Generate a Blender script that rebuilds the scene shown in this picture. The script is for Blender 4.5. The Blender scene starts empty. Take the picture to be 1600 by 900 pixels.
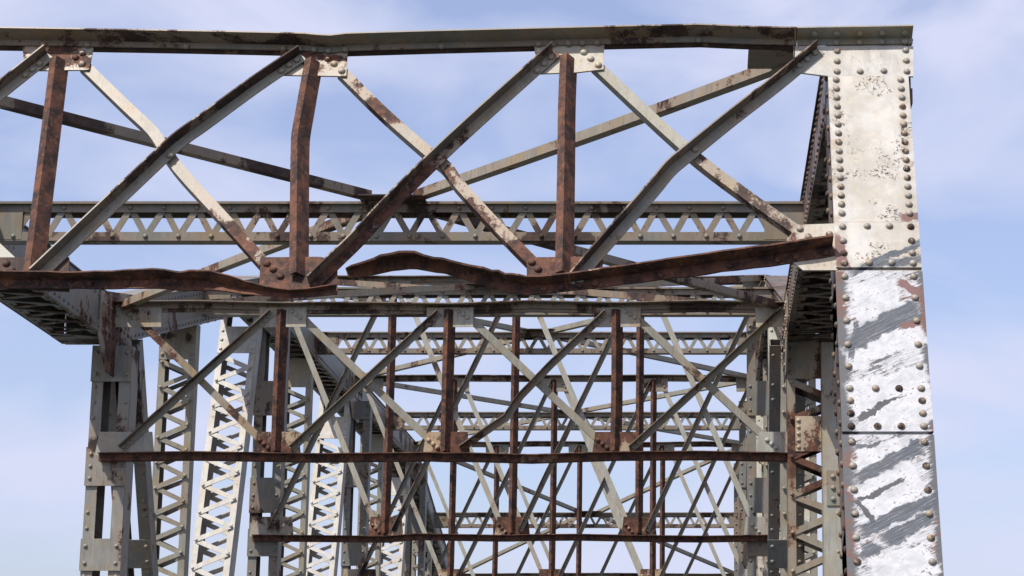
import bpy, bmesh, math, random
from mathutils import Vector, Matrix
random.seed(7)
R = math.radians
S = bpy.context.scene
COL = S.collection

# ------------------------------------------------------------------ camera
F, HY, PX, PY = 3462.0, 1214.6, 1106.0, 450.0      # measured on the 1600 px photograph
TH = math.atan2(HY - PY, F)
EYE = Vector((0, 0, 1.7))
cd = bpy.data.cameras.new('camera'); cam = bpy.data.objects.new('camera', cd); COL.objects.link(cam)
cam.location = EYE; cam.rotation_euler = (R(90) + TH, 0, 0)
cd.sensor_width = 36; cd.lens = F / 1600 * 36; cd.shift_x = (800 - PX) / 1600
cd.clip_start = .1; cd.clip_end = 20000
S.camera = cam

# ------------------------------------------------------------------ light
SUN_EL, SUN_AZ = 56, -140          # azimuth of the sun measured from +Y towards +X (negative: left, behind the viewer)
sd = Vector((math.sin(R(SUN_AZ)) * math.cos(R(SUN_EL)), math.cos(R(SUN_AZ)) * math.cos(R(SUN_EL)), math.sin(R(SUN_EL))))
sl = bpy.data.lights.new('sun', 'SUN'); sl.energy = 4.8; sl.angle = R(.5); sl.color = (1, .95, .88)
so = bpy.data.objects.new('sun', sl); COL.objects.link(so)
so.rotation_euler = sd.to_track_quat('Z', 'Y').to_euler()
w = bpy.data.worlds.new('World'); S.world = w; w.use_nodes = True
nt = w.node_tree; N = nt.nodes; L = nt.links; N.clear()
sky = N.new('ShaderNodeTexSky'); sky.sky_type = 'NISHITA'; sky.sun_disc = False
sky.sun_elevation = R(SUN_EL); sky.sun_rotation = R(SUN_AZ); sky.air_density = 1.0; sky.dust_density = 2.2; sky.ozone_density = 1.6
bg = N.new('ShaderNodeBackground'); bg.inputs['Strength'].default_value = .15
out = N.new('ShaderNodeOutputWorld')
tc = N.new('ShaderNodeTexCoord'); mp = N.new('ShaderNodeMapping'); mp.inputs['Scale'].default_value = (5, 3, 11); mp.inputs['Rotation'].default_value = (0, R(8), 0)
n1 = N.new('ShaderNodeTexNoise'); n1.inputs['Scale'].default_value = 1.3; n1.inputs['Detail'].default_value = 6; n1.inputs['Roughness'].default_value = .48
n1.inputs['Distortion'].default_value = .5
cr = N.new('ShaderNodeValToRGB'); cr.color_ramp.elements[0].position = .40; cr.color_ramp.elements[0].color = (.18,) * 3 + (1,)
cr.color_ramp.elements[1].position = .64; cr.color_ramp.elements[1].color = (.95,) * 3 + (1,)
mx = N.new('ShaderNodeMix'); mx.data_type = 'RGBA'; mx.inputs['B'].default_value = (3.95, 4.15, 5.35, 1)
tint = N.new('ShaderNodeMix'); tint.data_type = 'RGBA'; tint.blend_type = 'MULTIPLY'; tint.inputs['Factor'].default_value = 1
tint.inputs['B'].default_value = (1.08, .99, 1.08, 1); L.new(sky.outputs[0], tint.inputs['A'])
L.new(tc.outputs['Generated'], mp.inputs[0]); L.new(mp.outputs[0], n1.inputs[0]); L.new(n1.outputs['Fac'], cr.inputs[0])
L.new(cr.outputs[0], mx.inputs['Factor']); L.new(tint.outputs['Result'], mx.inputs['A']); L.new(mx.outputs['Result'], bg.inputs[0]); L.new(bg.outputs[0], out.inputs[0])
S.view_settings.view_transform = 'Standard'; S.view_settings.look = 'None'; S.view_settings.exposure = .24; S.view_settings.gamma = 1
S.cycles.max_bounces = 6

# ------------------------------------------------------------------ geometry of the bridge
P = 1.6                                            # one panel of the cross frames
CX = -1.5432 * P                                   # bridge centre line
K = .42                                            # lean of the end posts (run per rise)
D = {1: 8.134 * P, 2: 13.044 * P, 3: 17.555 * P, 4: 22.061 * P, 5: 26.6 * P, 6: 31.1 * P}
ZL, ZB, ZH = EYE.z + 2.776 * P, EYE.z + 1.868 * P, EYE.z + 3.954 * P
ZT = {1: ZL, 2: ZL, 3: ZH, 4: ZH, 5: ZH, 6: ZL, 7: ZL}
FWD = Vector((0, math.cos(TH), math.sin(TH))); UPV = Vector((0, -math.sin(TH), math.cos(TH)))
def ray(u, v): return FWD * F + Vector((u - PX, 0, 0)) + UPV * (PY - v)
def PYl(u, v, Y):
    d = ray(u, v); return EYE + d * (Y / d.y)
def PXl(u, v, X):
    d = ray(u, v); return EYE + d * (X / d.x)
def PI(u, v, off=0.):                              # a point in the leaning portal plane
    n = Vector((0, -1, K)).normalized(); o = Vector((0, D[1], ZL)) + n * off
    d = ray(u, v); return EYE + d * ((o - EYE).dot(n) / d.dot(n))
NP = Vector((0, -1, K)).normalized()
NF = Vector((0, -1, 0))

# ------------------------------------------------------------------ materials
class G:
    def __init__(s, name):
        s.m = bpy.data.materials.new(name); s.m.use_nodes = True
        s.t = s.m.node_tree; s.b = s.t.nodes['Principled BSDF']
        s.co = s.t.nodes.new('ShaderNodeTexCoord').outputs['Object']
    def link(s, a, b):
        if hasattr(a, 'default_value') and hasattr(a, 'is_output'): s.t.links.new(a, b)
        else: b.default_value = a
    def math(s, op, a, b=0., c=None, clamp=False):
        n = s.t.nodes.new('ShaderNodeMath'); n.operation = op; n.use_clamp = clamp
        s.link(a, n.inputs[0]); s.link(b, n.inputs[1])
        if c is not None: s.link(c, n.inputs[2])
        return n.outputs[0]
    def map(s, v, scale=(1, 1, 1), rot=(0, 0, 0), loc=(0, 0, 0)):
        n = s.t.nodes.new('ShaderNodeMapping'); s.link(v, n.inputs[0])
        n.inputs['Scale'].default_value = scale; n.inputs['Rotation'].default_value = rot; n.inputs['Location'].default_value = loc
        return n.outputs[0]
    def noise(s, v, sc, det=5, rough=.6, dist=0.):
        n = s.t.nodes.new('ShaderNodeTexNoise'); s.link(v, n.inputs[0])
        n.inputs['Scale'].default_value = sc; n.inputs['Detail'].default_value = det; n.inputs['Roughness'].default_value = rough
        n.inputs['Distortion'].default_value = dist
        return n.outputs['Fac']
    def ramp(s, v, a, b, lo=0., hi=1.):
        n = s.t.nodes.new('ShaderNodeMapRange'); s.link(v, n.inputs[0])
        n.inputs[1].default_value = a; n.inputs[2].default_value = b; n.inputs[3].default_value = lo; n.inputs[4].default_value = hi
        n.interpolation_type = 'SMOOTHSTEP'
        return n.outputs[0]
    def mix(s, f, a, b):
        n = s.t.nodes.new('ShaderNodeMix'); n.data_type = 'RGBA'
        s.link(f, n.inputs['Factor'])
        for k, x in (('A', a), ('B', b)):
            if isinstance(x, tuple): n.inputs[k].default_value = x + (1,) if len(x) == 3 else x
            else: s.t.links.new(x, n.inputs[k])
        return n.outputs['Result']
    def done(s, col, rough=.6, bump=None, bs=.3, bd=.004, metal=0.):
        s.link(col if not isinstance(col, tuple) else col + (1,), s.b.inputs['Base Color']) if not isinstance(col, tuple) else setattr(s.b.inputs['Base Color'], 'default_value', col + (1,))
        s.link(rough, s.b.inputs['Roughness']); s.b.inputs['Metallic'].default_value = metal
        if bump is not None:
            n = s.t.nodes.new('ShaderNodeBump'); n.inputs['Strength'].default_value = bs; n.inputs['Distance'].default_value = bd
            s.link(bump, n.inputs['Height']); s.t.links.new(n.outputs[0], s.b.inputs['Normal'])
        return s.m

JZ = EYE.z + 1.868 * P
RUST_D, RUST_M, RUST_L = (.022, .010, .007), (.115, .043, .022), (.25, .115, .05)
def rustcol(g, dk=False):
    a = g.mix(g.ramp(g.noise(g.co, 9, 7, .72), .38, .62), (.022, .013, .010) if dk else RUST_D, (.070, .038, .025) if dk else RUST_M)
    if dk: return g.mix(g.math('MULTIPLY', g.ramp(g.noise(g.co, 19, 4, .7), .56, .75), .5), a, (.16, .075, .035))
    return g.mix(g.math('MULTIPLY', g.ramp(g.noise(g.co, 23, 5, .75), .52, .70), .6), a, RUST_L)
def steel(name, paint, rust=.4, dirt=.5, sc=1., dk=False, joint=0.):
    """old grey paint over rusting steel; rust = share of the surface that has rusted through"""
    g = G(name)
    big = g.noise(g.co, 1.7 * sc, 5, .6, .4); mid = g.noise(g.map(g.co, (1, 1, .35)), 9 * sc, 6, .7); fine = g.noise(g.co, 70, 4, .75)
    p = g.mix(g.ramp(mid, .3, .7), tuple(c * .70 for c in paint), paint)
    warm = (paint[0] * .92, paint[1] * .76, paint[2] * .52)
    p = g.mix(g.math('MULTIPLY', g.ramp(g.noise(g.co, 4.2, 5, .65), .45, .7), dirt), p, warm)
    speck = g.math('MULTIPLY', g.ramp(fine, .60, .70), .55)
    p = g.mix(speck, p, (.07, .055, .045))
    run = g.ramp(g.noise(g.map(g.co, (30, 30, 1.6)), 1.6, 5, .7), .52, .66); p = g.mix(g.math('MULTIPLY', run, .5 * dirt), p, (.13, .095, .06))
    f = g.math('ADD', g.math('MULTIPLY', big, .62), g.math('ADD', g.math('MULTIPLY', mid, .26), g.math('MULTIPLY', fine, .12)))
    if joint:                                      # more rust where the bars meet the lower rails
        sx = g.t.nodes.new('ShaderNodeSeparateXYZ'); g.link(g.co, sx.inputs[0])
        f = g.math('ADD', f, g.math('MULTIPLY', g.ramp(g.math('ABSOLUTE', g.math('SUBTRACT', sx.outputs[2], JZ)), .0, .75, 1, 0), joint))
    th = .66 - rust * .33
    mask = g.ramp(f, th - .018, th + .022)
    halo = g.math('MULTIPLY', g.ramp(f, th - .10, th), .45)
    p = g.mix(halo, p, (.27, .17, .10))
    col = g.mix(mask, p, rustcol(g, dk))
    return g.done(col, g.ramp(mask, 0, 1, .5, .82), g.math('ADD', g.math('MULTIPLY', fine, .5), g.math('SUBTRACT', mid, g.math('MULTIPLY', mask, .35))), .45, .003)
M = {}
M['paint'] = steel('weathered_grey_paint', (.27, .26, .21), .18, .8, dk=True, joint=.035)
M['paint_rusty'] = steel('grey_paint_half_rusted', (.29, .26, .20), .38, .95, joint=.06)
M['paint_light'] = steel('pale_grey_paint', (.38, .375, .32), .16, .6, dk=True, joint=.045)
M['flange'] = steel('grimy_shaded_flange_paint', (.15, .135, .105), .42, .9, .8, True)  # grime and rust, plus underside shade put into the colour
M['gusset'] = steel('gusset_paint', (.42, .40, .33), .34, .8, 1.6)
M['gusset_rusty'] = steel('gusset_half_rusted', (.46, .38, .27), .58, .9, 1.6)
M['chord'] = steel('chord_grey_paint', (.185, .19, .175), .30, .95, dk=True)
M['chord_dark'] = steel('chord_shaded_paint', (.07, .063, .05), .45, .8, dk=True)  # dark copy of chord paint; shade of webs and undersides is in the colour
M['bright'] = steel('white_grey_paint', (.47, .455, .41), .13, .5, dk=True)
M['rust'] = steel('rusted_steel', (.19, .11, .08), .93, .9)
M['rust_dark'] = steel('dark_rusted_steel', (.12, .075, .055), .80, .9, dk=True)
M['rust_red'] = steel('red_brown_rusted_steel', (.13, .06, .04), .85, .9)
M['rivet_paint'] = steel('grimy_rivet_paint', (.30, .28, .235), .35, .8, 3, True)
M['post_grime'] = steel('grimy_post_paint', (.27, .265, .235), .27, .9, 1.2, True)
M['rail'] = steel('brown_rusting_rail', (.21, .18, .135), .46, .9, .7, True)
M['rail_dark'] = steel('grimy_top_rail', (.21, .195, .155), .38, .9, .7, True)
M['rust_mix'] = steel('orange_brown_rusted_steel', (.20, .08, .03), .78, .9, 1.3)
M['strut_paint'] = steel('cross_strut_paint', (.19, .18, .145), .34, .9, dk=True)
M['gusset2'] = steel('white_gusset_paint', (.48, .45, .37), .26, .6, 2.2)

def strokes_material():
    """white paint brushed over rivetted plates, with chips, rust and dark brush strokes that have a shape of their own"""
    g = G('brushed_white_paint')
    sx = g.t.nodes.new('ShaderNodeSeparateXYZ'); g.link(g.co, sx.inputs[0]); X, Z = sx.outputs[0], sx.outputs[2]
    fine = g.noise(g.co, 60, 5, .75); mid = g.noise(g.co, 11, 6, .68, .3); big = g.noise(g.co, 3, 4, .6)
    STK = g.noise(g.map(g.map(g.co, rot=(0, R(24), 0)), (3, 3, 34)), 2.2, 6, .72)
    # upper plates: warm white with small black pitting
    up = g.mix(g.ramp(big, .38, .62), (.36, .335, .275), (.47, .455, .415))
    up = g.mix(g.math('MULTIPLY', g.ramp(mid, .45, .75), .5), up, (.58, .50, .40))
    xl_, xr_ = PI(1299, 250).x, PI(1428, 250).x
    ed = g.ramp(g.math('ABSOLUTE', g.math('DIVIDE', g.math('SUBTRACT', X, (xl_ + xr_) / 2), (xr_ - xl_) / 2)), .58, .86)
    up = g.mix(g.math('MULTIPLY', g.math('MULTIPLY', ed, g.ramp(mid, .40, .60)), .62), up, (.25, .185, .12))
    smear = g.noise(g.map(g.co, (1, 1, .22)), 14, 5, .7)
    up = g.mix(g.math('MULTIPLY', g.ramp(smear, .50, .66), .45), up, (.33, .325, .31))
    pit = g.math('MULTIPLY', g.ramp(fine, .525, .57), g.ramp(g.noise(g.co, 5.5, 3, .6), .53, .63))
    up = g.mix(pit, up, (.035, .032, .03))
    zl = PI(1370, 385).z; z0 = PI(1370, 352).z
    # lower plates
    xl, xr = PI(1308, 420).x, PI(1443, 420).x
    wx = g.math('ADD', X, g.math('MULTIPLY', g.math('SUBTRACT', STK, .5), .16))
    mid_x = (xl + xr) / 2; half = (xr - xl) / 2
    edge = g.ramp(g.math('DIVIDE', g.math('ABSOLUTE', g.math('SUBTRACT', wx, mid_x)), half), .78, .88)
    white = g.mix(g.ramp(g.noise(g.map(g.map(g.co, rot=(0, R(22), 0)), (3, 3, 50)), 3, 6, .8), .38, .6), (.30, .31, .325), (.50, .505, .51))
    base = g.mix(g.ramp(g.noise(g.co, 6, 5, .7), .52, .57), (.065, .068, .073), (.11, .048, .032))
    chip = g.ramp(g.math('ADD', g.math('MULTIPLY', mid, .4), g.math('MULTIPLY', STK, .6)), .54, .575)
    STF = g.noise(g.map(g.map(g.co, rot=(0, R(27), 0)), (4, 4, 110)), 2.6, 5, .75)
    chip = g.math('MAXIMUM', chip, g.math('MULTIPLY', g.ramp(STF, .55, .585), g.ramp(mid, .44, .56)))
    lo = g.mix(chip, white, base); lo = g.mix(edge, lo, base)
    wn = g.noise(g.co, 6, 4, .6); wn2 = g.noise(g.map(g.co, loc=(7, 3, 1)), 7, 4, .6)
    XW = g.math('ADD', X, g.math('MULTIPLY', g.math('SUBTRACT', wn, .5), .10)); ZW = g.math('ADD', Z, g.math('MULTIPLY', g.math('SUBTRACT', wn2, .5), .12))
    def stroke(p, q, wd, col, ragged=.5, soft=.06):
        nonlocal lo
        a, b = PI(*p), PI(*q); cx_, cz_ = (a.x + b.x) / 2, (a.z + b.z) / 2
        ln = math.hypot(b.x - a.x, b.z - a.z) / 2; ang = math.atan2(b.z - a.z, b.x - a.x); hw = wd / 265 / 2
        dx, dz = g.math('SUBTRACT', XW, cx_), g.math('SUBTRACT', ZW, cz_)
        u = g.math('ADD', g.math('MULTIPLY', dx, math.cos(ang)), g.math('MULTIPLY', dz, math.sin(ang)))
        v = g.math('SUBTRACT', g.math('MULTIPLY', dz, math.cos(ang)), g.math('MULTIPLY', dx, math.sin(ang)))
        uu = g.math('DIVIDE', g.math('ABSOLUTE', u), ln); vv = g.math('DIVIDE', g.math('ABSOLUTE', v), hw)
        d = g.math('ADD', g.math('MAXIMUM', uu, vv), g.math('MULTIPLY', g.math('SUBTRACT', g.math('ADD', g.math('MULTIPLY', STF, .55), g.math('MULTIPLY', mid, .45)), .5), 2.0 * ragged))
        lo = g.mix(g.ramp(d, 1 - soft, 1 + soft, .96, 0), lo, col)
    sb_n = g.noise(g.map(g.map(g.co, rot=(0, R(28), 0)), (3, 3, 90)), 2.4, 6, .85)
    steelb = g.mix(g.ramp(sb_n, .40, .60), (.022, .028, .038), (.075, .088, .108)); steelb = g.mix(g.ramp(sb_n, .585, .62), steelb, (.36, .37, .385))
    wht, rst, blk = (.5, .5, .5), (.13, .055, .045), (.03, .032, .036)
    wp = g.mix(g.ramp(mid, .35, .6), (.38, .39, .40), (.50, .505, .51))
    stroke((1335, 470), (1405, 462), 62, wp, .35)
    stroke((1322, 560), (1445, 520), 34, wp, .6)
    stroke((1405, 440), (1445, 462), 14, rst, 1.4)
    stroke((1322, 540), (1440, 478), 29, steelb, .9, .1)
    stroke((1405, 512), (1440, 500), 11, rst, 1.3)
    stroke((1330, 640), (1455, 612), 88, wp, .35)
    stroke((1335, 656), (1412, 618), 7, blk, 1.2)
    stroke((1335, 700), (1440, 690), 12, steelb, .9)
    stroke((1345, 720), (1420, 694), 30, wp, .5)
    stroke((1335, 755), (1440, 700), 25, steelb, .8, .1)
    stroke((1345, 790), (1440, 745), 60, wp, .35)
    stroke((1340, 782), (1412, 745), 7, blk, 1.3)
    stroke((1338, 782), (1366, 815), 7, blk, 1.1)
    stroke((1345, 832), (1470, 772), 18, steelb, .85, .1)
    stroke((1350, 858), (1372, 868), 34, steelb, 1.1, .1)
    stroke((1382, 846), (1455, 805), 22, steelb, .8, .1)
    stroke((1330, 560), (1340, 500), 10, steelb, .9)
    stroke((1360, 900), (1460, 870), 50, wp, .5)
    scr = g.math('MULTIPLY', g.ramp(g.noise(g.map(g.map(g.co, rot=(0, R(31), 0)), (2.5, 2.5, 150)), 3, 5, .8), .565, .60), g.ramp(g.noise(g.co, 8, 4, .6), .46, .58))
    lo = g.mix(g.math('MULTIPLY', scr, .85), lo, (.06, .062, .068))
    sp = g.math('MULTIPLY', g.ramp(fine, .56, .60), g.ramp(mid, .48, .6)); lo = g.mix(sp, lo, (.09, .07, .065))
    # the splice with one long scratch
    zz = g.math('ADD', Z, g.math('MULTIPLY', g.math('SUBTRACT', mid, .5), .06))
    col = g.mix(g.ramp(zz, PI(1370, 425).z, PI(1370, 421).z), lo, up)
    lo2 = lo; lo = col
    stroke((1330, 425), (1442, 380), 9, steelb, .35, .15)
    stroke((1345, 418), (1445, 404), 12, steelb, .9, .3)
    stroke((1303, 372), (1320, 420), 20, rst, .9, .1)
    stroke((1405, 342), (1440, 338), 12, rst, .9, .2)
    col = lo
    return g.done(col, g.ramp(mid, .3, .7, .38, .6), g.math('ADD', g.math('MULTIPLY', fine, .3), g.math('ADD', STK, big)), .35, .003)
M['post'] = strokes_material()

# ------------------------------------------------------------------ mesh helpers
class MB:
    def __init__(s, rm=None): s.bm = bmesh.new(); s.rm = rm
    def sweep(s, prof, pts, n, smooth=False, twist=None, scale=None, slot2=()):
        n = Vector(n).normalized(); pts = [Vector(p) for p in pts]; rings = []
        for i, p in enumerate(pts):
            a = pts[i] - pts[i - 1] if i else pts[1] - pts[0]
            b = pts[i + 1] - pts[i] if i < len(pts) - 1 else a
            T = (a.normalized() + b.normalized()).normalized()
            A = n.cross(T).normalized(); B = T.cross(A).normalized()
            if twist:
                q = Matrix.Rotation(twist[i], 3, T); A = q @ A; B = q @ B
            k = scale[i] if scale else 1
            m = 1 / max(.5, T.dot(a.normalized()))
            rings.append([s.bm.verts.new(p + A * (x * k * m) + B * (y * k)) for x, y in prof])
        c = len(prof)
        for r0, r1 in zip(rings, rings[1:]):
            for j in range(c):
                f_ = s.bm.faces.new((r0[j], r0[(j + 1) % c], r1[(j + 1) % c], r1[j])); f_.smooth = smooth
                if j in slot2: f_.material_index = 1
        s.bm.faces.new(rings[0][::-1]); s.bm.faces.new(rings[-1])
        return s
    def plate(s, pts, n, t):                       # polygon extruded backwards along n
        n = Vector(n).normalized(); a = [s.bm.verts.new(Vector(p)) for p in pts]; b = [s.bm.verts.new(Vector(p) - n * t) for p in pts]
        s.bm.faces.new(a); s.bm.faces.new(b[::-1]); c = len(a)
        for j in range(c): s.bm.faces.new((a[j], b[j], b[(j + 1) % c], a[(j + 1) % c]))
        return s
    def box(s, lo, hi):
        x0, y0, z0 = lo; x1, y1, z1 = hi
        return s.plate([(x0, y0, z0), (x1, y0, z0), (x1, y0, z1), (x0, y0, z1)], (0, -1, 0), y1 - y0)
    def bar(s, a, b, n, w_, t):                    # flat bar, front face on the line a-b
        return s.sweep([(-w_ / 2, -t), (w_ / 2, -t), (w_ / 2, 0), (-w_ / 2, 0)], [a, b], n)
    def rivet(s, p, n, r=.021, seg=10):
        p = Vector(p); n = Vector(n).normalized(); u = n.orthogonal().normalized(); v = n.cross(u)
        prev = None; nf0 = len(s.bm.faces)
        for rr, hh in ((1.08, 0), (1., .30), (.78, .62), (.42, .82)):
            ring = [s.bm.verts.new(p + (u * math.cos(2 * math.pi * k / seg) + v * math.sin(2 * math.pi * k / seg)) * r * rr + n * r * hh) for k in range(seg)]
            if prev:
                for k in range(seg): s.bm.faces.new((prev[k], prev[(k + 1) % seg], ring[(k + 1) % seg], ring[k])).smooth = True
            else: s.bm.faces.new(ring[::-1])
            prev = ring
        s.bm.faces.new(prev).smooth = True
        if s.rm:
            s.bm.faces.ensure_lookup_table()
            for f_ in s.bm.faces[nf0:]: f_.material_index = 1
        return s
    def rivets(s, a, b, k, n, r=.021, seg=10, skip=0.):
        a, b = Vector(a), Vector(b)
        for i in range(k):
            if random.random() < skip: continue
            s.rivet(a.lerp(b, i / (k - 1) if k > 1 else .5), n, r * random.uniform(.88, 1.08), seg)
        return s
    def build(s, name, mat, parent=None, label=None, mat2=None):
        bmesh.ops.recalc_face_normals(s.bm, faces=s.bm.faces)
        me = bpy.data.meshes.new(name); s.bm.to_mesh(me); s.bm.free()
        me.materials.append(M[mat] if isinstance(mat, str) else mat)
        mat2 = mat2 or s.rm
        if mat2: me.materials.append(M[mat2])
        o = bpy.data.objects.new(name, me); COL.objects.link(o); o.parent = parent
        if label: o['label'] = label
        return o
def Lf(w_, d, t=.009): return [(-w_, -t), (0, -t), (0, d), (-t, d), (-t, 0), (-w_, 0)]          # flange at the upper edge, towards the viewer
def Lb(w_, d, t=.009): return [(-w_, -d), (-w_ + t, -d), (-w_ + t, -t), (0, -t), (0, 0), (-w_, 0)]  # flange at the lower edge, away from the viewer
def Vp(w_, q=.045, t=.008):                        # an angle standing on its heel towards the viewer
    h = w_ / 2; ql, qr, hx = q * .55, q * 1.75, -.08 * w_
    return [(h, -ql), (-hx, 0), (-h, -qr), (-h + t, -qr), (-hx - t * .1, -t * 2.0), (h - t * .5, -ql - t)]
def smooth_path(pts, k=4):
    pts = [Vector(p) for p in pts]; o = []
    for i in range(len(pts) - 1):
        p0 = pts[max(i - 1, 0)]; p1 = pts[i]; p2 = pts[i + 1]; p3 = pts[min(i + 2, len(pts) - 1)]
        for j in range(k):
            t = j / k
            o.append(.5 * ((2 * p1) + (p2 - p0) * t + (2 * p0 - 5 * p1 + 4 * p2 - p3) * t * t + (3 * p1 - p0 - 3 * p2 + p3) * t ** 3))
    o.append(pts[-1]); return o
def bow(a, b, amp, k=6):
    a, b = Vector(a), Vector(b); o = []
    dx, dz, dy = (random.uniform(-amp, amp) for _ in range(3))
    for i in range(k + 1):
        t = i / k; o.append(a.lerp(b, t) + Vector((dx, dy, dz)) * math.sin(math.pi * t))
    return o

# ------------------------------------------------------------------ ground, deck
def plain(name, c, sc, rough=.9):
    g = G(name); n = g.noise(g.co, sc, 6, .65)
    return g.done(g.mix(g.ramp(n, .3, .7), tuple(x * .6 for x in c), c), rough, n, .4, .01)
def struct(name, mb, m):
    o = mb.build(name, m); o['kind'] = 'structure'; return o
struct('river', MB().plate([(-6000, -6000, -9), (6000, -6000, -9), (6000, 9000, -9), (-6000, 9000, -9)], (0, 0, 1), .5), plain('river_water', (.07, .09, .085), .2, .25))
struct('road', MB().box((CX - 2.95, -6, -.25), (CX + 2.95, 95, 0)), plain('old_asphalt', (.07, .068, .064), 5))

# ------------------------------------------------------------------ the bridge
bridge = bpy.data.objects.new('truss_bridge', None); COL.objects.link(bridge); bridge.location = (0, 0, 0)
bridge['label'] = 'old riveted steel truss bridge with rusted bent cross bracing and peeling grey paint'
bridge['category'] = 'bridge'

# ---- portal frame
RAIL = [(-400, 41), (0, 43), (125, 45), (300, 48), (440, 51), (480, 52), (500, 54), (520, 55), (545, 52), (680, 48), (800, 45), (960, 41), (1095, 38), (1160, 41), (1245, 43), (1425, 40)]
mb = MB()
heel = [PI(x, y + 17, .014) for x, y in RAIL]
mb.sweep(Lf(.050, .108, .010), heel[:-1], NP, slot2=(1, 2, 3))
def at(poly, x):
    for (x0, y0), (x1, y1) in zip(poly, poly[1:]):
        if x0 <= x <= x1: return y0 + (y1 - y0) * (x - x0) / (x1 - x0)
for x in (-120, 68, 137, 291, 443, 468, 491, 513, 540, 690, 842, 865, 888, 910, 933, 1092):
    y = at(RAIL, x); mb.rivet(PI(x, y + 25, .014), NP)
UNF = (NP.cross(Vector((1, 0, 0)))).normalized() * 1.0
if UNF.z > 0: UNF = -UNF
portal = mb.build('portal_frame', 'strut_paint', bridge, 'near portal frame with bent top rail against the sky', 'rail_dark')
ca = MB().sweep(Lf(.055, .108, .010), heel[-2:], NP)
for x in (1272, 1307, 1343, 1378, 1413):
    y = at(RAIL, x); ca.rivet(PI(x, y + 25, .014), NP); ca.rivet(PI(x, y + 17, .014) + NP * .055 + UNF * .010, UNF)
ca.build('corner_angle', 'paint', portal)
MB().bar(PI(1243, 42, .24), PI(1240, 112, .03), NP, .007, .007).build('hanging_wire', 'rust_dark', portal)
back = [PI(x, y + 17, -.012) for x, y in RAIL[:-1]]
MB().sweep(Lb(.070, .035, .010), back, NP).build('back_angle', 'rust_dark', portal)
def gusset(poly, off, mat, parent, riv=(), t=.011, label=None, r=.022):
    m_ = MB().plate([PI(x, y, off) for x, y in poly], NP, t)
    for x, y in riv: m_.rivet(PI(x, y, off), NP, r)
    return m_.build('gusset_plate', mat, parent, label)
gusset([(35, 70), (146, 74), (139, 109), (38, 110)], .0, 'gusset', portal, [(129, 83), (128, 100), (118, 90)])
gusset([(437, 76), (543, 79), (541, 119), (440, 117)], .0, 'gusset', portal, [(512, 92), (522, 100), (534, 111), (445, 84)])
gusset([(835, 72), (944, 70), (943, 108), (900, 113), (838, 115)], .0, 'gusset', portal, [(912, 82), (923, 92), (935, 102), (842, 80)])
gusset([(-12, 402), (108, 402), (108, 455), (-12, 448)], .0, 'rust_dark', portal, [(10, 412), (18, 422), (26, 432)], label='rusted lower gusset plate at the left')
gusset([(407, 402), (500, 401), (527, 408), (527, 458), (470, 456), (405, 446)], .0, 'rust', portal, [(417, 412), (427, 421), (438, 432)], label='rusted lower gusset plate with bolts')
gusset([(823, 402), (910, 401), (942, 400), (942, 432), (900, 446), (823, 447)], .0, 'rust', portal, [(831, 410), (841, 421), (853, 432)], label='rusted lower gusset plate beside the torn rail')
# '\' bars behind the gussets
for pth, mt in (([(-372, 70), (-150, 255), (25, 415)], 'paint'),
                ([(132, 102), (200, 168), (240, 206), (262, 238), (290, 275), (350, 340), (415, 412)], 'paint_rusty'),
                ([(535, 112), (600, 176), (668, 236), (700, 262), (722, 292), (775, 350), (836, 412)], 'paint_rusty'),
                ([(932, 102), (1070, 230), (1160, 300), (1248, 362)], 'paint')):
    MB().sweep(Lb(.068, .06), smooth_path([PI(x + 5, y - 7, -.013) for x, y in pth]), NP).build('diagonal_brace', mt, portal)
# '/' bars in front
def fbar(pth, mt, rv, w_=.07, d=.075, label=None):
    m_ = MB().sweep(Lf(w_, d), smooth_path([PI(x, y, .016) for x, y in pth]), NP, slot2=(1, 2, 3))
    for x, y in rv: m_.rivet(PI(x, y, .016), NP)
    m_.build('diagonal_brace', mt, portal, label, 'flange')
fbar([(-415, 440), (-150, 255), (72, 82)], 'paint', [(40, 118), (51, 109), (62, 100)])
fbar([(50, 431), (125, 360), (215, 275), (250, 242), (268, 225), (290, 208), (313, 192), (395, 132), (468, 83)], 'paint', [(440, 111), (452, 102), (464, 94), (266, 243)], label='bowed diagonal brace')
fbar([(482, 442), (520, 405), (552, 374), (600, 322), (685, 238), (770, 160), (862, 78)], 'paint_rusty', [(839, 111), (850, 100), (861, 90), (686, 246)], label='diagonal brace rusted at its lower end')
fbar([(888, 440), (925, 396), (1010, 300), (1040, 264), (1072, 237), (1140, 182), (1210, 128), (1275, 74)], 'paint', [(1248, 103), (1261, 93), (1273, 83), (1086, 234)], label='slightly bent diagonal brace')
# struts
def strut(pth, parent, w_=.104, mt='rust', pf=PI, n=NP, off=.055, label=None):
    MB().sweep(Vp(w_, w_ * .42), smooth_path([pf(x, y, off) for x, y in pth], 3)[::-1], n).build('vertical_strut', mt, parent, label)
strut([(90, 86), (70, 250), (48, 425)], portal)
strut([(489, 88), (481, 130), (474, 170), (469, 198), (467, 222), (466, 300), (465, 424)], portal, label='kinked rusted vertical strut')
strut([(888, 82), (885, 160), (884, 250), (881, 422)], portal, label='straight rusted vertical strut')
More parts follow.
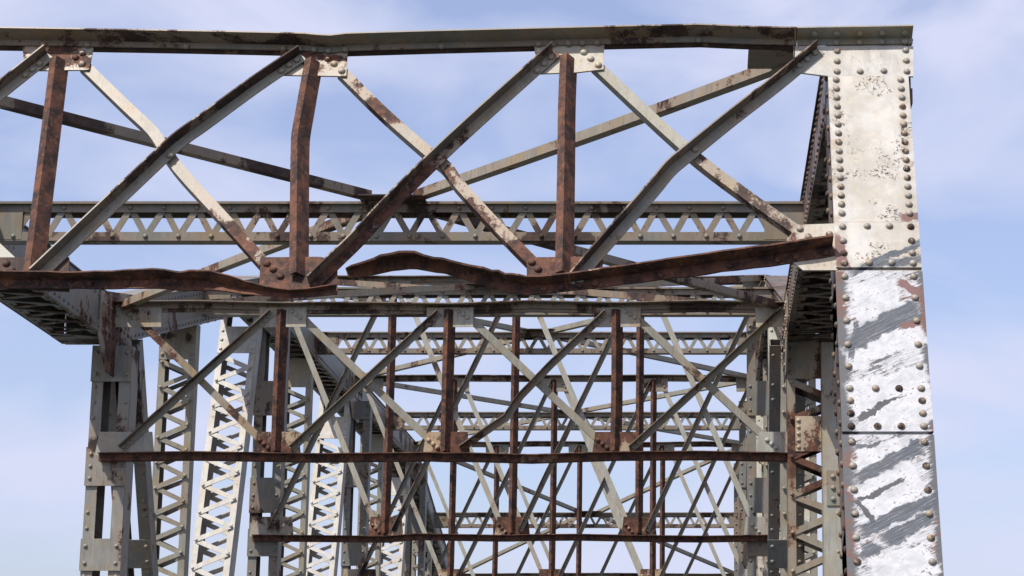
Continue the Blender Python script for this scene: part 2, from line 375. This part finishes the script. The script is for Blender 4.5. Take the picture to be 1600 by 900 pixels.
# bottom rail, torn in two
def rail_piece(top, bot, tw, mt, parent, rv=(), off=.016, label=None, d=.08):
    cen = [p + Vector((0, random.uniform(-.006, .006), random.uniform(-.003, .003))) for p in smooth_path([PI(a[0], a[1] + 3, off) for a in top], 4)]
    k = len(cen); ws = []
    for i in range(k):
        u = i / (k - 1) * (len(top) - 1); j = min(int(u), len(top) - 2); f = u - j
        ws.append(random.uniform(.98, 1.02) * ((bot[j] - top[j][1]) * (1 - f) + (bot[j + 1] - top[j + 1][1]) * f) / 22.)
    tws = []
    for i in range(k):
        u = i / (k - 1) * (len(tw) - 1); j = min(int(u), len(tw) - 2); f = u - j; tws.append(random.uniform(.98, 1.02) * R(tw[j] * (1 - f) + tw[j + 1] * f + random.uniform(-1, 1) * (3 if abs(tw[j]) > 1 else .5)))
    m_ = MB().sweep(Lf(.064, d, .009), cen, NP, False, tws, ws, slot2=(0, 1, 5))
    for x, y in rv: m_.rivet(PI(x, y, off + .002), NP)
    m_.build('bottom_rail', mt, parent, label, 'rust')
rail_piece([(-425, 432), (0, 432), (125, 433), (225, 432), (290, 431), (330, 436), (370, 445), (430, 452), (480, 452), (525, 448)],
           [455, 455, 455, 456, 458, 460, 463, 464, 465, 462], [0, 0, 4, -6, 12, -10, -22, 8, 14, 4], 'rust_mix', portal, [(140, 444), (198, 443), (230, 443)], label='rusted left piece of the torn bottom rail')
rail_piece([(540, 416), (580, 403), (640, 393), (700, 403), (760, 421), (805, 436), (835, 441), (900, 434), (1000, 421), (1100, 407), (1200, 394), (1300, 380)],
           [436, 434, 424, 432, 449, 463, 464, 457, 446, 434, 422, 408], [34, 30, 26, 34, 20, 10, 0, 0, 0, 0, 0, 0], 'rust_mix', portal,
           [(850, 452), (877, 449), (905, 446), (930, 443), (1032, 430), (1140, 415), (1215, 406), (1243, 402), (1290, 395)], label='twisted right piece of the torn bottom rail, sagging below its gusset')

# ---- end posts
XI, XO = PI(1299, 250).x, PI(1428, 250).x
def post_pt(x, z, off): return Vector((x, D[1] - K * (ZL - z), z)) + NP * off
def end_post(sg):
    """sg = 1 the right-hand post, -1 its mirror beyond the left edge"""
    mxx = (lambda x: x) if sg > 0 else (lambda x: 2 * CX - x)
    def q(u, v, off): p = PI(u, v, off); return Vector((mxx(p.x), p.y, p.z))
    zt = PI(1360, 44).z; zb = 0.
    def rect(x0, x1, z0, z1, off): return [post_pt(mxx(x0), z0, off), post_pt(mxx(x1), z0, off), post_pt(mxx(x1), z1, off), post_pt(mxx(x0), z1, off)]
    Z = lambda v: PI(1370, v).z
    m_ = MB().plate(rect(XI, XO, zb, zt, 0), NP, .42)
    post = m_.build('end_post', 'post' if sg > 0 else 'bright', bridge, 'massive white painted near end post with dark brush strokes' if sg > 0 else None)
    post_m = 'post' if sg > 0 else 'bright'
    def cover(v0, v1, name, riv, dx=0., off=.012, label=None):
        m2 = MB('rivet_paint').plate(rect(XI - dx, XO + dx, Z(v1), Z(v0), off), NP, off - .0)
        for u, v in riv: m2.rivet(post_pt(mxx(u), Z(v), off), NP, .0205)
        m2.build(name, post_m, post, label)
    xl, xr = XI + .048, XO - .048
    cover(121, 348.5, 'cover_plate', [(x, 127 + k * 13.9) for k in range(16) for x in (xl, xr)], label='upper white cover plate with black pitting')
    a, b = XI + .19, XO - .17
    cover(350.5, 421, 'splice_plate', [(x, v) for v in (358, 380, 399, 415) for x in (xl, xr)] + [(x, 357) for x in (a, b)] + [(x, 414) for x in (a, b)], .0, .022, 'splice plate with a long scratch')
    cover(424, 599, 'cover_plate', [(x, v) for v in (434, 467, 503, 540, 574) for x in (xl, xr)], .004, .010, 'cover plate with brushed white paint over bare steel')
    cover(600.5, 677, 'splice_plate', [(x, v) for v in (610, 629, 649, 669) for x in (xl, xr)] + [(a, 610), (b, 610), (a, 669), (b, 669)], .004, .020)
    cover(680.5, 1010, 'cover_plate', [(x, 692 + k * 37.5) for k in range(9) for x in (xl, xr)], .006, .010, 'lower cover plate with broad dark brush strokes')
    # corner gusset with the portal rail
    m3 = MB('rivet_paint').plate([q(1240, 72, .012), q(1427, 72, .012), q(1427, 119, .012), q(1297, 119, .012), q(1240, 112, .012)], NP, .0125)
    for u, v in [(1308, 80), (1308, 96), (1308, 112), (1344, 112), (1381, 111), (1415, 79), (1416, 95), (1417, 112)]: m3.rivet(q(u, v, .012), NP, .0205)
    m3.build('corner_gusset', 'bright', post)
    m4 = MB('rivet_paint').plate([q(1216, 392, .013), q(1247, 351, .013), q(1308, 349, .013), q(1309, 422, .013), q(1255, 422, .013)], NP, .0125)
    for u, v in [(1250, 358), (1263, 370), (1280, 382), (1296, 366)]: m4.rivet(q(u, v, .013), NP, .0205)
    m4.build('knee_gusset', 'gusset2', post, 'white lower gusset plate stained with rust')
    # inner angle rivets on the side face of the post
    m5 = MB(); xs = XI - .002; n_ = Vector((-1, 0, 0))
    nb = Vector((mxx(xs + 1) - mxx(xs), 0, 0)) * -1
    m5.plate([post_pt(mxx(xs), ZL - .2, -.012), post_pt(mxx(xs), ZL - .2, -.41), post_pt(mxx(xs), .05, -.41), post_pt(mxx(xs), .05, -.012)], nb, .004)
    for rr in (.05, .36):
        for k in range(48):
            z = ZL - .25 - k * .12
            if z > .2: m5.rivet(post_pt(mxx(xs), z, -rr), nb, .02, 8)
    for z in (ZL - 1.6, ZL - 3.1):
        m5.plate([post_pt(mxx(xs), z, -.01), post_pt(mxx(xs), z, -.41), post_pt(mxx(xs), z - .35, -.41), post_pt(mxx(xs), z - .35, -.01)], nb, .01)
    m5.build('side_angles', 'chord_dark', post)
end_post(1); end_post(-1)

# ---- trusses: chords, posts, hangers, diagonals (left and right mirror each other)
WI, WO = 2.013 * P, 2.328 * P                      # inner and outer face, from the bridge centre line
CHD = .40                                          # depth of the top chord
YS = [(D[1] + .1, ZL + .03), (D[2], ZL + .03), (D[3], ZH + .03), (D[4], ZH + .03), (D[5], ZH + .03), (D[6], ZL + .03), (D[6] + 4.55 * P, ZL + .03)]
def chord(sg, i, mat):
    (y0, z0), (y1, z1) = YS[i], YS[i + 1]
    if i == 0: y0 += .0
    d = Vector((0, y1 - y0, z1 - z0)); ln = d.length; d.normalize(); up = Vector((0, -d.z, d.y))
    a = Vector((CX + sg * WI, y0, z0)); b = Vector((CX + sg * WO, y0, z0))
    o = Vector((sg, 0, 0))
    m_ = MB()
    for p, s2 in ((a, 1), (b, -1)):                # two side webs with bottom and top angles
        m_.plate([p, p + d * ln, p + d * ln - up * CHD, p - up * CHD], o * -s2, .012)
        q = p - up * (CHD - .001); m_.plate([q + o * s2 * -.0, q + d * ln, q + d * ln + o * s2 * .10, q + o * s2 * .10], up * -1, .012)
        q = p - up * (CHD - .09); m_.plate([q, q + d * ln, q + d * ln - up * .095, q - up * .095], o * s2 * -1, -.010)
    m_.plate([a + up * .012 - o * .02, a + up * .012 - o * .02 + d * ln, b + up * .012 + o * .02 + d * ln, b + up * .012 + o * .02], up, .011)
    k = int(ln / .14)
    for j in range(k):
        t = d * (ln * (j + .5) / k)
        m_.rivet(a + t - up * (CHD - .04) - o * .010, -o, .017, 6)
        m_.rivet(a + t - up * .06, -o, .017, 6)
        m_.rivet(a + t - up * CHD + o * .05, -up, .017, 6)
        m_.rivet(b + t - up * CHD - o * .05, -up, .017, 6)
    c = m_.build('top_chord', mat, bridge)
    l_ = MB(); k = max(3, int(ln / .36)); wv = WO - WI
    for j in range(k):                             # lacing bars and, at the ends, tie plates, under the chord
        t0, t1 = ln * j / k, ln * (j + 1) / k
        pa = a - up * (CHD + .013) + o * .05; pb = b - up * (CHD + .013) - o * .05
        if j in (0, k - 1): l_.plate([pa + d * t0 - o * .05, pa + d * t1 - o * .05, pb + d * t1 + o * .05, pb + d * t0 + o * .05], -up, .009); continue
        e0, e1 = (pa + d * t0, pb + d * (t0 + t1) / 2)
        l_.bar(e0, e1, -up, .065, .009); l_.bar(pb + d * ((t0 + t1) / 2) - up * .01, pa + d * t1 - up * .01, -up, .065, .009)
    l_.build('lacing', 'chord_dark', c)  # underside shade painted into the lacing colour
    # big node gusset at the start
    if i:
        g_ = MB(); gy = YS[i][0]; gz = YS[i][1]
        x = CX + sg * (WI - .016)
        P4 = [(gy - .62, gz - .02), (gy + .62, gz - .02), (gy + .62, gz - CHD - .05), (gy + .3, gz - CHD - .34), (gy - .3, gz - CHD - .34), (gy - .62, gz - CHD - .05)]
        if i == 1: P4[1] = (gy + .62, gz + .2)
        if i in (2,): P4[0] = (gy - .62, gz - .2); 
        g_.plate([(x, y, z) for y, z in P4], -o, .012)
        for r_ in range(5):
            for cc in range(9):
                yy = gy - .52 + cc * .13; z2 = gz - .12 - r_ * .13
                if z2 < gz - CHD - .05 and abs(yy - gy) > .25: continue
                g_.rivet((x, yy, z2), -o, .019, 8)
        g_.build('node_gusset', 'paint_rusty', c)
    return c

def channel_pair(m_, A, B, w_, dpt, xc, leg=.075, t=.010):
    """two facing channels joined by lacing; A, B = (y,z) of the near face; w_ = overall width across the bridge"""
    A3, B3 = Vector((xc, A[0], A[1])), Vector((xc, B[0], B[1])); d = (A3 - B3).normalized()
    n = Vector((0, -d.z, d.y)); 
    if n.y > 0: n = -n
    for s in (-1, 1):
        e = Vector((s * w_ / 2, 0, 0)); i_ = Vector((-s, 0, 0))
        a, b = A3 + e, B3 + e
        m_.plate([a, b, b - n * dpt, a - n * dpt], Vector((s, 0, 0)), t)
        m_.plate([a + n * .001, b + n * .001, b + i_ * leg + n * .001, a + i_ * leg + n * .001], n, t)
        a2, b2 = a - n * (dpt - t), b - n * (dpt - t)
        m_.plate([a2, b2, b2 + i_ * leg, a2 + i_ * leg], n, t)
    return A3, B3, d, n
def lace(m_, A3, B3, d, n, w_, dpt, pitch, z0=0., zend=None, faces=(0, 1), bw=.06, t=.009, riv=True):
    ln = (A3 - B3).length; k = max(2, round((ln - z0) / pitch)); e = Vector((w_ / 2 - .04, 0, 0)); st = (ln - z0) / k
    for face in faces:
        o = n * (.0115 if face == 0 else -dpt - .001); o2 = n * (.021 if face == 0 else -dpt - .011)
        for j in range(k):
            p0 = A3 - d * (z0 + j * st); p1 = A3 - d * (z0 + (j + .5) * st); p2 = A3 - d * (z0 + (j + 1) * st)
            jt = [d * random.uniform(-.009, .009) for _ in range(4)]; m_.bar(p0 - e + o + jt[0], p1 + e + o + jt[1], n, bw, t); m_.bar(p1 + e + o2 + jt[2], p2 - e + o2 + jt[3], n, bw, t)
            if riv and face == 0: m_.rivet(p0 - e + o2, n, .02, 8); m_.rivet(p1 + e + o2, n, .02, 8)
def laced_member(name, sg, A, B, w_, dpt, mat, plate_len=0., pitch=.40, xoff=0., label=None, plate_mat=None, fl=None, bw=.06, plate_off=0.):
    xc = CX + sg * ((WI + WO) / 2 + xoff)
    m_ = MB(); A3, B3, d, n = channel_pair(m_, A, B, w_, dpt, xc)
    o = m_.build(name, mat, bridge, label)
    if plate_len:
        f = Vector((w_ / 2 + .0, 0, 0)); q = n * .012
        A0 = A3 - d * plate_off; p_ = MB().plate([A0 - f + q, A0 + f + q, A0 + f - d * plate_len + q, A0 - f - d * plate_len + q], n, .011)
        kk = max(3, int(plate_len / .13))
        for s in (-1, 1): p_.rivets(A0 + Vector((s * (w_ / 2 - .04), 0, 0)) - d * .06 + q, A0 + Vector((s * (w_ / 2 - .04), 0, 0)) - d * (plate_len - .06) + q, kk, n, .021, 8)
        p_.build('tie_plate', plate_mat or mat, o)
    for face in (0, 1):
        l_ = MB(); lace(l_, A3, B3, d, n, w_, dpt, pitch, plate_off + plate_len + .03, faces=(face,), bw=bw); l_.build('lacing', mat, o)
    return o
Wd = WO - WI
def legs_member(name, sg, A, B, w_, dpt, mat, ties, xoff=0., label=None, lt=None):
    """two solid legs with wide tie plates at intervals"""
    xc = CX + sg * ((WI + WO) / 2 + xoff); m_ = MB(); A3, B3, d, n = channel_pair(m_, A, B, w_, dpt, xc, .11)
    ln = (A3 - B3).length
    for s in (-1, 1):
        e_ = A3 + Vector((s * (w_ / 2 - .035), 0, 0)) + n * .001
        for j in range(int(ln / .15)):
            if random.random() < .75: m_.rivet(e_ - d * (.1 + j * .15), n, .017, 8)
    o = m_.build(name, mat, bridge, label)
    for t0, t1 in ties:
        p_ = MB(); f = Vector((w_ / 2 + .008, 0, 0)); q = n * .022
        p_.plate([A3 - f - d * t0 + q, A3 + f - d * t0 + q, A3 + f - d * t1 + q, A3 - f - d * t1 + q], n, .011)
        for s in (-1, 1): p_.rivets(A3 + Vector((s * (w_ / 2 - .04), 0, 0)) - d * (t0 + .07) + q, A3 + Vector((s * (w_ / 2 - .04), 0, 0)) - d * (t1 - .07) + q, max(2, int((t1 - t0) / .12)), n, .02, 8)
        p_.build('tie_plate', mat, o)
    return o
Wd = WO - WI
for sg in (-1, 1):
    for i in range(len(YS) - 1): chord(sg, i, 'chord' if sg < 0 or i > 2 else 'chord_dark')  # near right segments take the copy with shade in its colour
    for k in (2, 3, 4, 5, 6):
        zt = ZT[k] - CHD
        # vertical post at each frame
        if k == 2 and sg > 0:
            o = laced_member('truss_post', sg, (D[k] - .16, zt), (D[k] - .16, 0), Wd, .3, 'paint_rusty', .35, .36)
            yy = D[k] - .16 - .03; xa, xb = PYl(1286, 700, yy).x, PYl(1324, 700, yy).x
            MB().plate([(xa, yy, 0), (xb, yy, 0), (xb, yy, zt), (xa, yy, zt)], NF, .012).build('cover_plate', 'paint_light', o)
            MB().plate([(xa - .012, yy, 0), (xa, yy, 0), (xa, yy, zt), (xa - .012, yy, zt)], NF, .10).build('edge_angle', 'paint', o)
            za, zc = PYl(1300, 790, yy).z, PYl(1300, 735, yy).z
            p_ = MB().plate([(xa + .03, yy - .012, za), (xb, yy - .012, za), (xb, yy - .012, zc), (xa + .03, yy - .012, zc)], NF, .011)
            p_.rivets((xa + .09, yy - .012, za + .06), (xa + .09, yy - .012, zc - .06), 3, NF, .026); p_.build('splice_plate', 'paint', o)
            p_ = MB(); x0_, x1_ = PYl(1243, 700, yy).x, xa - .016; za, zc = PYl(1300, 705, yy).z, PYl(1300, 650, yy).z
            p_.plate([(x0_, yy, za), (x1_, yy, za), (x1_, yy, zc), (x0_, yy, zc)], NF, .011).rivets((x0_ + .03, yy, za + .04), (x0_ + .03, yy, zc - .04), 5, NF, .019); p_.build('tie_plate', 'gusset_rusty', o)
        elif k == 2:
            legs_member('truss_post', sg, (D[k] - .0, zt), (D[k] - .0, 0), .37, .28, 'post_grime', [(0, .35), (.98, 1.35), (1.85, 2.15), (3.2, 3.5)], -.15 * P)
        else:
            legs_member('truss_post', sg, (D[k] - .0, zt), (D[k] - .0, 0), .375, .26, 'chord', [(0, .3), (.95, 1.4), (2.2, 2.65), (2.85, 3.2), (4, 4.4)], -.195 * P)
        # hanger half way to the next frame
        hz = (ZT[k] + ZT[k + 1]) / 2 - CHD; y = (D[k] + (D[k + 1] if k < 6 else D[6] + 4.55 * P)) / 2
        laced_member('hanger', sg, (y - .1, hz), (y - .1, 0), Wd * .80, .2, 'paint', .42, .28, label=None, bw=.05)
        # laced diagonals come down towards the viewer from the high nodes
        if k in (3, 4, 5):
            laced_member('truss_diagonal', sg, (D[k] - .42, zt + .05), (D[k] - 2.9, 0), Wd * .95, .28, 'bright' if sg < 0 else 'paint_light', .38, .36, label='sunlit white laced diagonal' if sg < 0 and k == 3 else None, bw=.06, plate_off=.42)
        if k in (2,):
            legs_member('truss_diagonal', sg, (D[k] + .25, zt + .05), (D[k] + 3.2, 0), Wd * .7, .22, 'chord', [(.9, 1.2), (2.0, 2.3), (3.2, 3.5)], -Wd * .45)
    for x in (WI, WO - .012): MB().box((min(CX + sg * x, CX + sg * (x + .012)), D[1] - 2.5, -.55), (max(CX + sg * x, CX + sg * (x + .012)), D[6] + 7, -.02)).build('bottom_chord', 'chord', bridge)

# ---- sway frames
def sway(k, bends=None, label=None):
    Y = D[k] - .1; zt = ZT[k]; zb = ZB; X = lambda n: CX + n * P
    top = [(X(-2.05), Y, zt)]
    for n in (-2, -1, 0, 1, 2):
        for e in (-.5, 0):
            if n == -2 and e: continue
            top.append((X(n + e), Y, zt + random.uniform(-.012, .012) - (.012 if n == 0 and not e and k == 2 else 0)))
    top.append((X(2.05), Y, zt))
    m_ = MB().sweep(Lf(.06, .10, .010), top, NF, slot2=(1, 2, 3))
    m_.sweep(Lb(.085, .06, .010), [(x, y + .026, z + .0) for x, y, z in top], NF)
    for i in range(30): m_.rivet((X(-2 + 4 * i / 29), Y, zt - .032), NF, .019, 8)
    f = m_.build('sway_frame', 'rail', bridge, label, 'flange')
    # bottom rail
    bt = [(X(-2.05), Y, zb)]
    for n in (-1.5, -1, -.75, -.1, 0, .1, .5, 1, 1.5):
        bt.append((X(n), Y, zb + random.uniform(-.018, .018) * (.35 if abs(n) < .2 else 1)))
    bt.append((X(2.06), Y, zb))
    b = MB().sweep(Lf(.075, .05, .009), [Vector(p) + Vector((0, -.012, 0)) for p in bt], NF)
    b.sweep(Lb(.075, .07, .009), [Vector(p) + Vector((0, .012, 0)) for p in bt], NF)
    for i in range(24): b.rivet((X(-2 + 4 * i / 23), Y - .012, zb - .03), NF, .017, 6)
    b.build('bottom_rail', 'rust_mix', f)
    high = zt - zb > 2
    for n in (-2, -1, 0, 1, 2):
        x = X(n); gw = .225
        x0, x1 = (x - gw, x + gw) if abs(n) < 2 else ((x - .12, x + .44) if n < 0 else (x - .28, x + .09))
        hgt = .235 if not high else .26
        def rv(mm, z, s, ends):
            for j in range(3):
                u = .07 + j * .045; mm.rivet((x + s * (u + .03), Y, z), NF, .021, 8) if 0 else None
        g1 = MB().plate([(x0, Y - .003, zt - .045), (x1, Y - .003, zt - .045), (x1, Y - .003, zt - hgt), (x0 + .01, Y - .003, zt - hgt - .004)], NF, .011)
        g2 = MB().plate([(x0, Y, zb - .02), (x1, Y, zb - .02), (x1 - (.03 if n < 2 else 0), Y, zb + hgt - .03), (x0 + .03, Y, zb + hgt - .03)], NF, .011)
        if n < 2:
            for j in range(3): g1.rivet((x + .085 + j * .042, Y, zt - .085 - j * (.03 if not high else .05)), NF, .022, 8)
        if n > -2:
            for j in range(3): g2.rivet((x - .17 + j * .042, Y, zb + .125 - j * (.036 if not high else .045)), NF, .022, 8)
        g1.build('gusset_plate', 'gusset' if not high else 'paint', f); g2.build('gusset_plate', 'gusset_rusty' if abs(n) < 2 else 'paint_light', f)
        if abs(n) < 2:
            pts = bow((x, Y - .055, zt - .07), (x - .0, Y - .055, zb + .02), .006)
            MB().sweep(Vp(.108 if not high else .10, .045), pts[::-1], NF).build('vertical_strut', 'rust_red' if not high else 'rust', f)
    for n in (-2, -1, 0, 1):
        a, b2 = X(n), X(n + 1)
        dx = .12
        lo, hi = Vector((a + dx * (.6 if high else 1), Y - .012, zb + .06)), Vector((b2 - dx * (.5 if high else 1), Y - .012, zt - .08))
        if n == -2: lo = Vector((a + .11, Y - .012, zb + .06))
        if n == 1: hi = Vector((b2 - .04, Y - .012, zt - .06))
        ps = bow(lo, hi, .012)
        if k == 2 and n == 0:
            ps = [lo, lo + Vector((.17, 0, .125)), lo + Vector((.42, 0, .30)), lo + Vector((.55, 0, .50)), lo.lerp(hi, .62), hi]
        mt = 'paint_rusty' if k == 2 and n == 0 else 'paint'
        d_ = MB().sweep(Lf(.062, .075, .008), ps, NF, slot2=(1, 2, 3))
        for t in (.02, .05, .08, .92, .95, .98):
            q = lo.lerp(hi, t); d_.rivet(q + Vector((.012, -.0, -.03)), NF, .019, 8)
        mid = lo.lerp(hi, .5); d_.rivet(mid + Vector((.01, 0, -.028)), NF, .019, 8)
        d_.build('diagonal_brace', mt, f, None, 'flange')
        hi2, lo2 = Vector((a + dx, Y + .013, zt - .08)), Vector((b2 - dx, Y + .013, zb + .09))
        MB().sweep(Lb(.07, .06, .008), bow(hi2 + Vector((.02, 0, .03)), lo2 + Vector((.02, 0, .03)), .012), NF).build('diagonal_brace', 'paint_light' if high else random.choice(('paint', 'paint_rusty')), f)
for k, lb in ((2, 'second cross frame with four crossed panels'), (3, 'tall cross frame behind the second one'), (4, None), (5, None), (6, None)): sway(k, label=lb)

# ---- lattice cross struts half way between the frames, with lateral braces
def cross_strut(Y, z, label=None, sgl=1):
    X = lambda n: CX + n * P; dp = .30
    m_ = MB(); A, B = X(-2.03), X(2.03)
    for yy, n in ((Y - .07, NF), (Y + .09, -NF)):
        s = 1 if n is NF else -1
        m_.sweep(Lf(.07, .035, .009) if s > 0 else Lb(.07, .035, .009), [(A, yy, z), (B, yy, z)], NF)
    m_.box((A, Y - .105, z + .001), (B, Y + .105, z + .010))
    m_.sweep([(-.0, -.14), (.009, -.14), (.009, -.009), (.07, -.009), (.07, 0), (0, 0)], [(A, Y - .07, z - dp), (B, Y - .07, z - dp)], NF)
    m_.sweep([(0, .009), (.07, .009), (.07, 0), (0, 0)], [(A, Y + .07, z - dp), (B, Y + .07, z - dp)], NF)
    l_ = MB(); rb = m_; p0, p1 = X(-1.86), X(1.86); k = 23; st = (p1 - p0) / k
    for j in range(k):
        yl = Y - .0605
        a = Vector((p0 + j * st, yl, z - dp + .035)); b = Vector((p0 + (j + .5) * st + random.uniform(-.006, .006), yl, z - .035)); c = Vector((p0 + (j + 1) * st, yl, z - dp + .035)); e = Vector((0, .0095, 0))
        l_.bar(a, b, NF, .050, .009); l_.bar(b + e, c + e, NF, .050, .009)
        rb.rivet((b.x, Y - .0700, b.z), NF, .019, 8); rb.rivet((a.x, Y - .0700, a.z), NF, .019, 8)
    o = m_.build('cross_strut', 'strut_paint', bridge, label)
    l_.build('lacing', 'strut_paint' if z < ZL + .1 and Y < D[2] else 'paint', o)
    for s in (-1, 1):
        x0, x1 = sorted((X(2.03 * s), X(1.82 * s)))
        MB().plate([(x0, Y - .0725, z - dp + .01), (x1, Y - .0725, z - dp + .01), (x1, Y - .0725, z - .01), (x0, Y - .0725, z - .01)], NF, .008).build('end_plate', 'strut_paint', o)
    g_ = MB().box((X(-.16), Y - .28, z + .011), (X(.16), Y + .28, z + .021)); g_.build('centre_gusset', 'rust_dark', o)
    return o
mids = []
for k in (1, 2, 3, 4, 5, 6):
    y1 = D[k + 1] if k < 6 else D[6] + 4.55 * P
    ym = (D[k] + y1) / 2 + (.05 if k > 1 else 0); zm = (ZT[k] + ZT[k + 1]) / 2
    if k == 2: ym = D[2] + .5 * (D[3] - D[2])
    cross_strut(ym, zm - (.035 if k == 1 else 0), ['nearest lattice cross strut', None, None, None, None, None][k - 1])
    for ye, ze in ((D[k] + .08, ZT[k]), (y1 - .15, ZT[k + 1])):
        if k == 6 and ye > ym: continue
        for s in (-1, 1):
            far = ye > ym
            a = Vector((CX + s * .10 * P, ym + (.17 if far else -.17), zm + .045)); b = Vector((CX + s * 1.97 * P, ye, ze + .01))
            side = Vector((-s, 0, 0))
            nn = (b - a); nn = Vector((nn.y, -nn.x, 0)).normalized()
            if nn.y > 0: nn = -nn
            pts = bow(a, b, .012)
            if (pts[-1] - pts[0]).x < 0: pts = pts[::-1]
            t_ = MB().sweep(Lb(.07, .085, .009), pts, nn); t_.build('lateral_brace', ('paint_rusty', 'rail')[(k + (s > 0) + far) % 2] if k < 3 else 'paint', bridge)
    # shoe of the brace at the portal corner
    if k == 1:
        for s in (-1, 1):
            x0, x1 = sorted((CX + s * 1.70 * P, CX + s * 2.0 * P))
            MB().box((x0, D[1] + .02, ZL - .05), (x1, D[1] + .42, ZL - .038)).build('brace_shoe', 'rail', bridge)
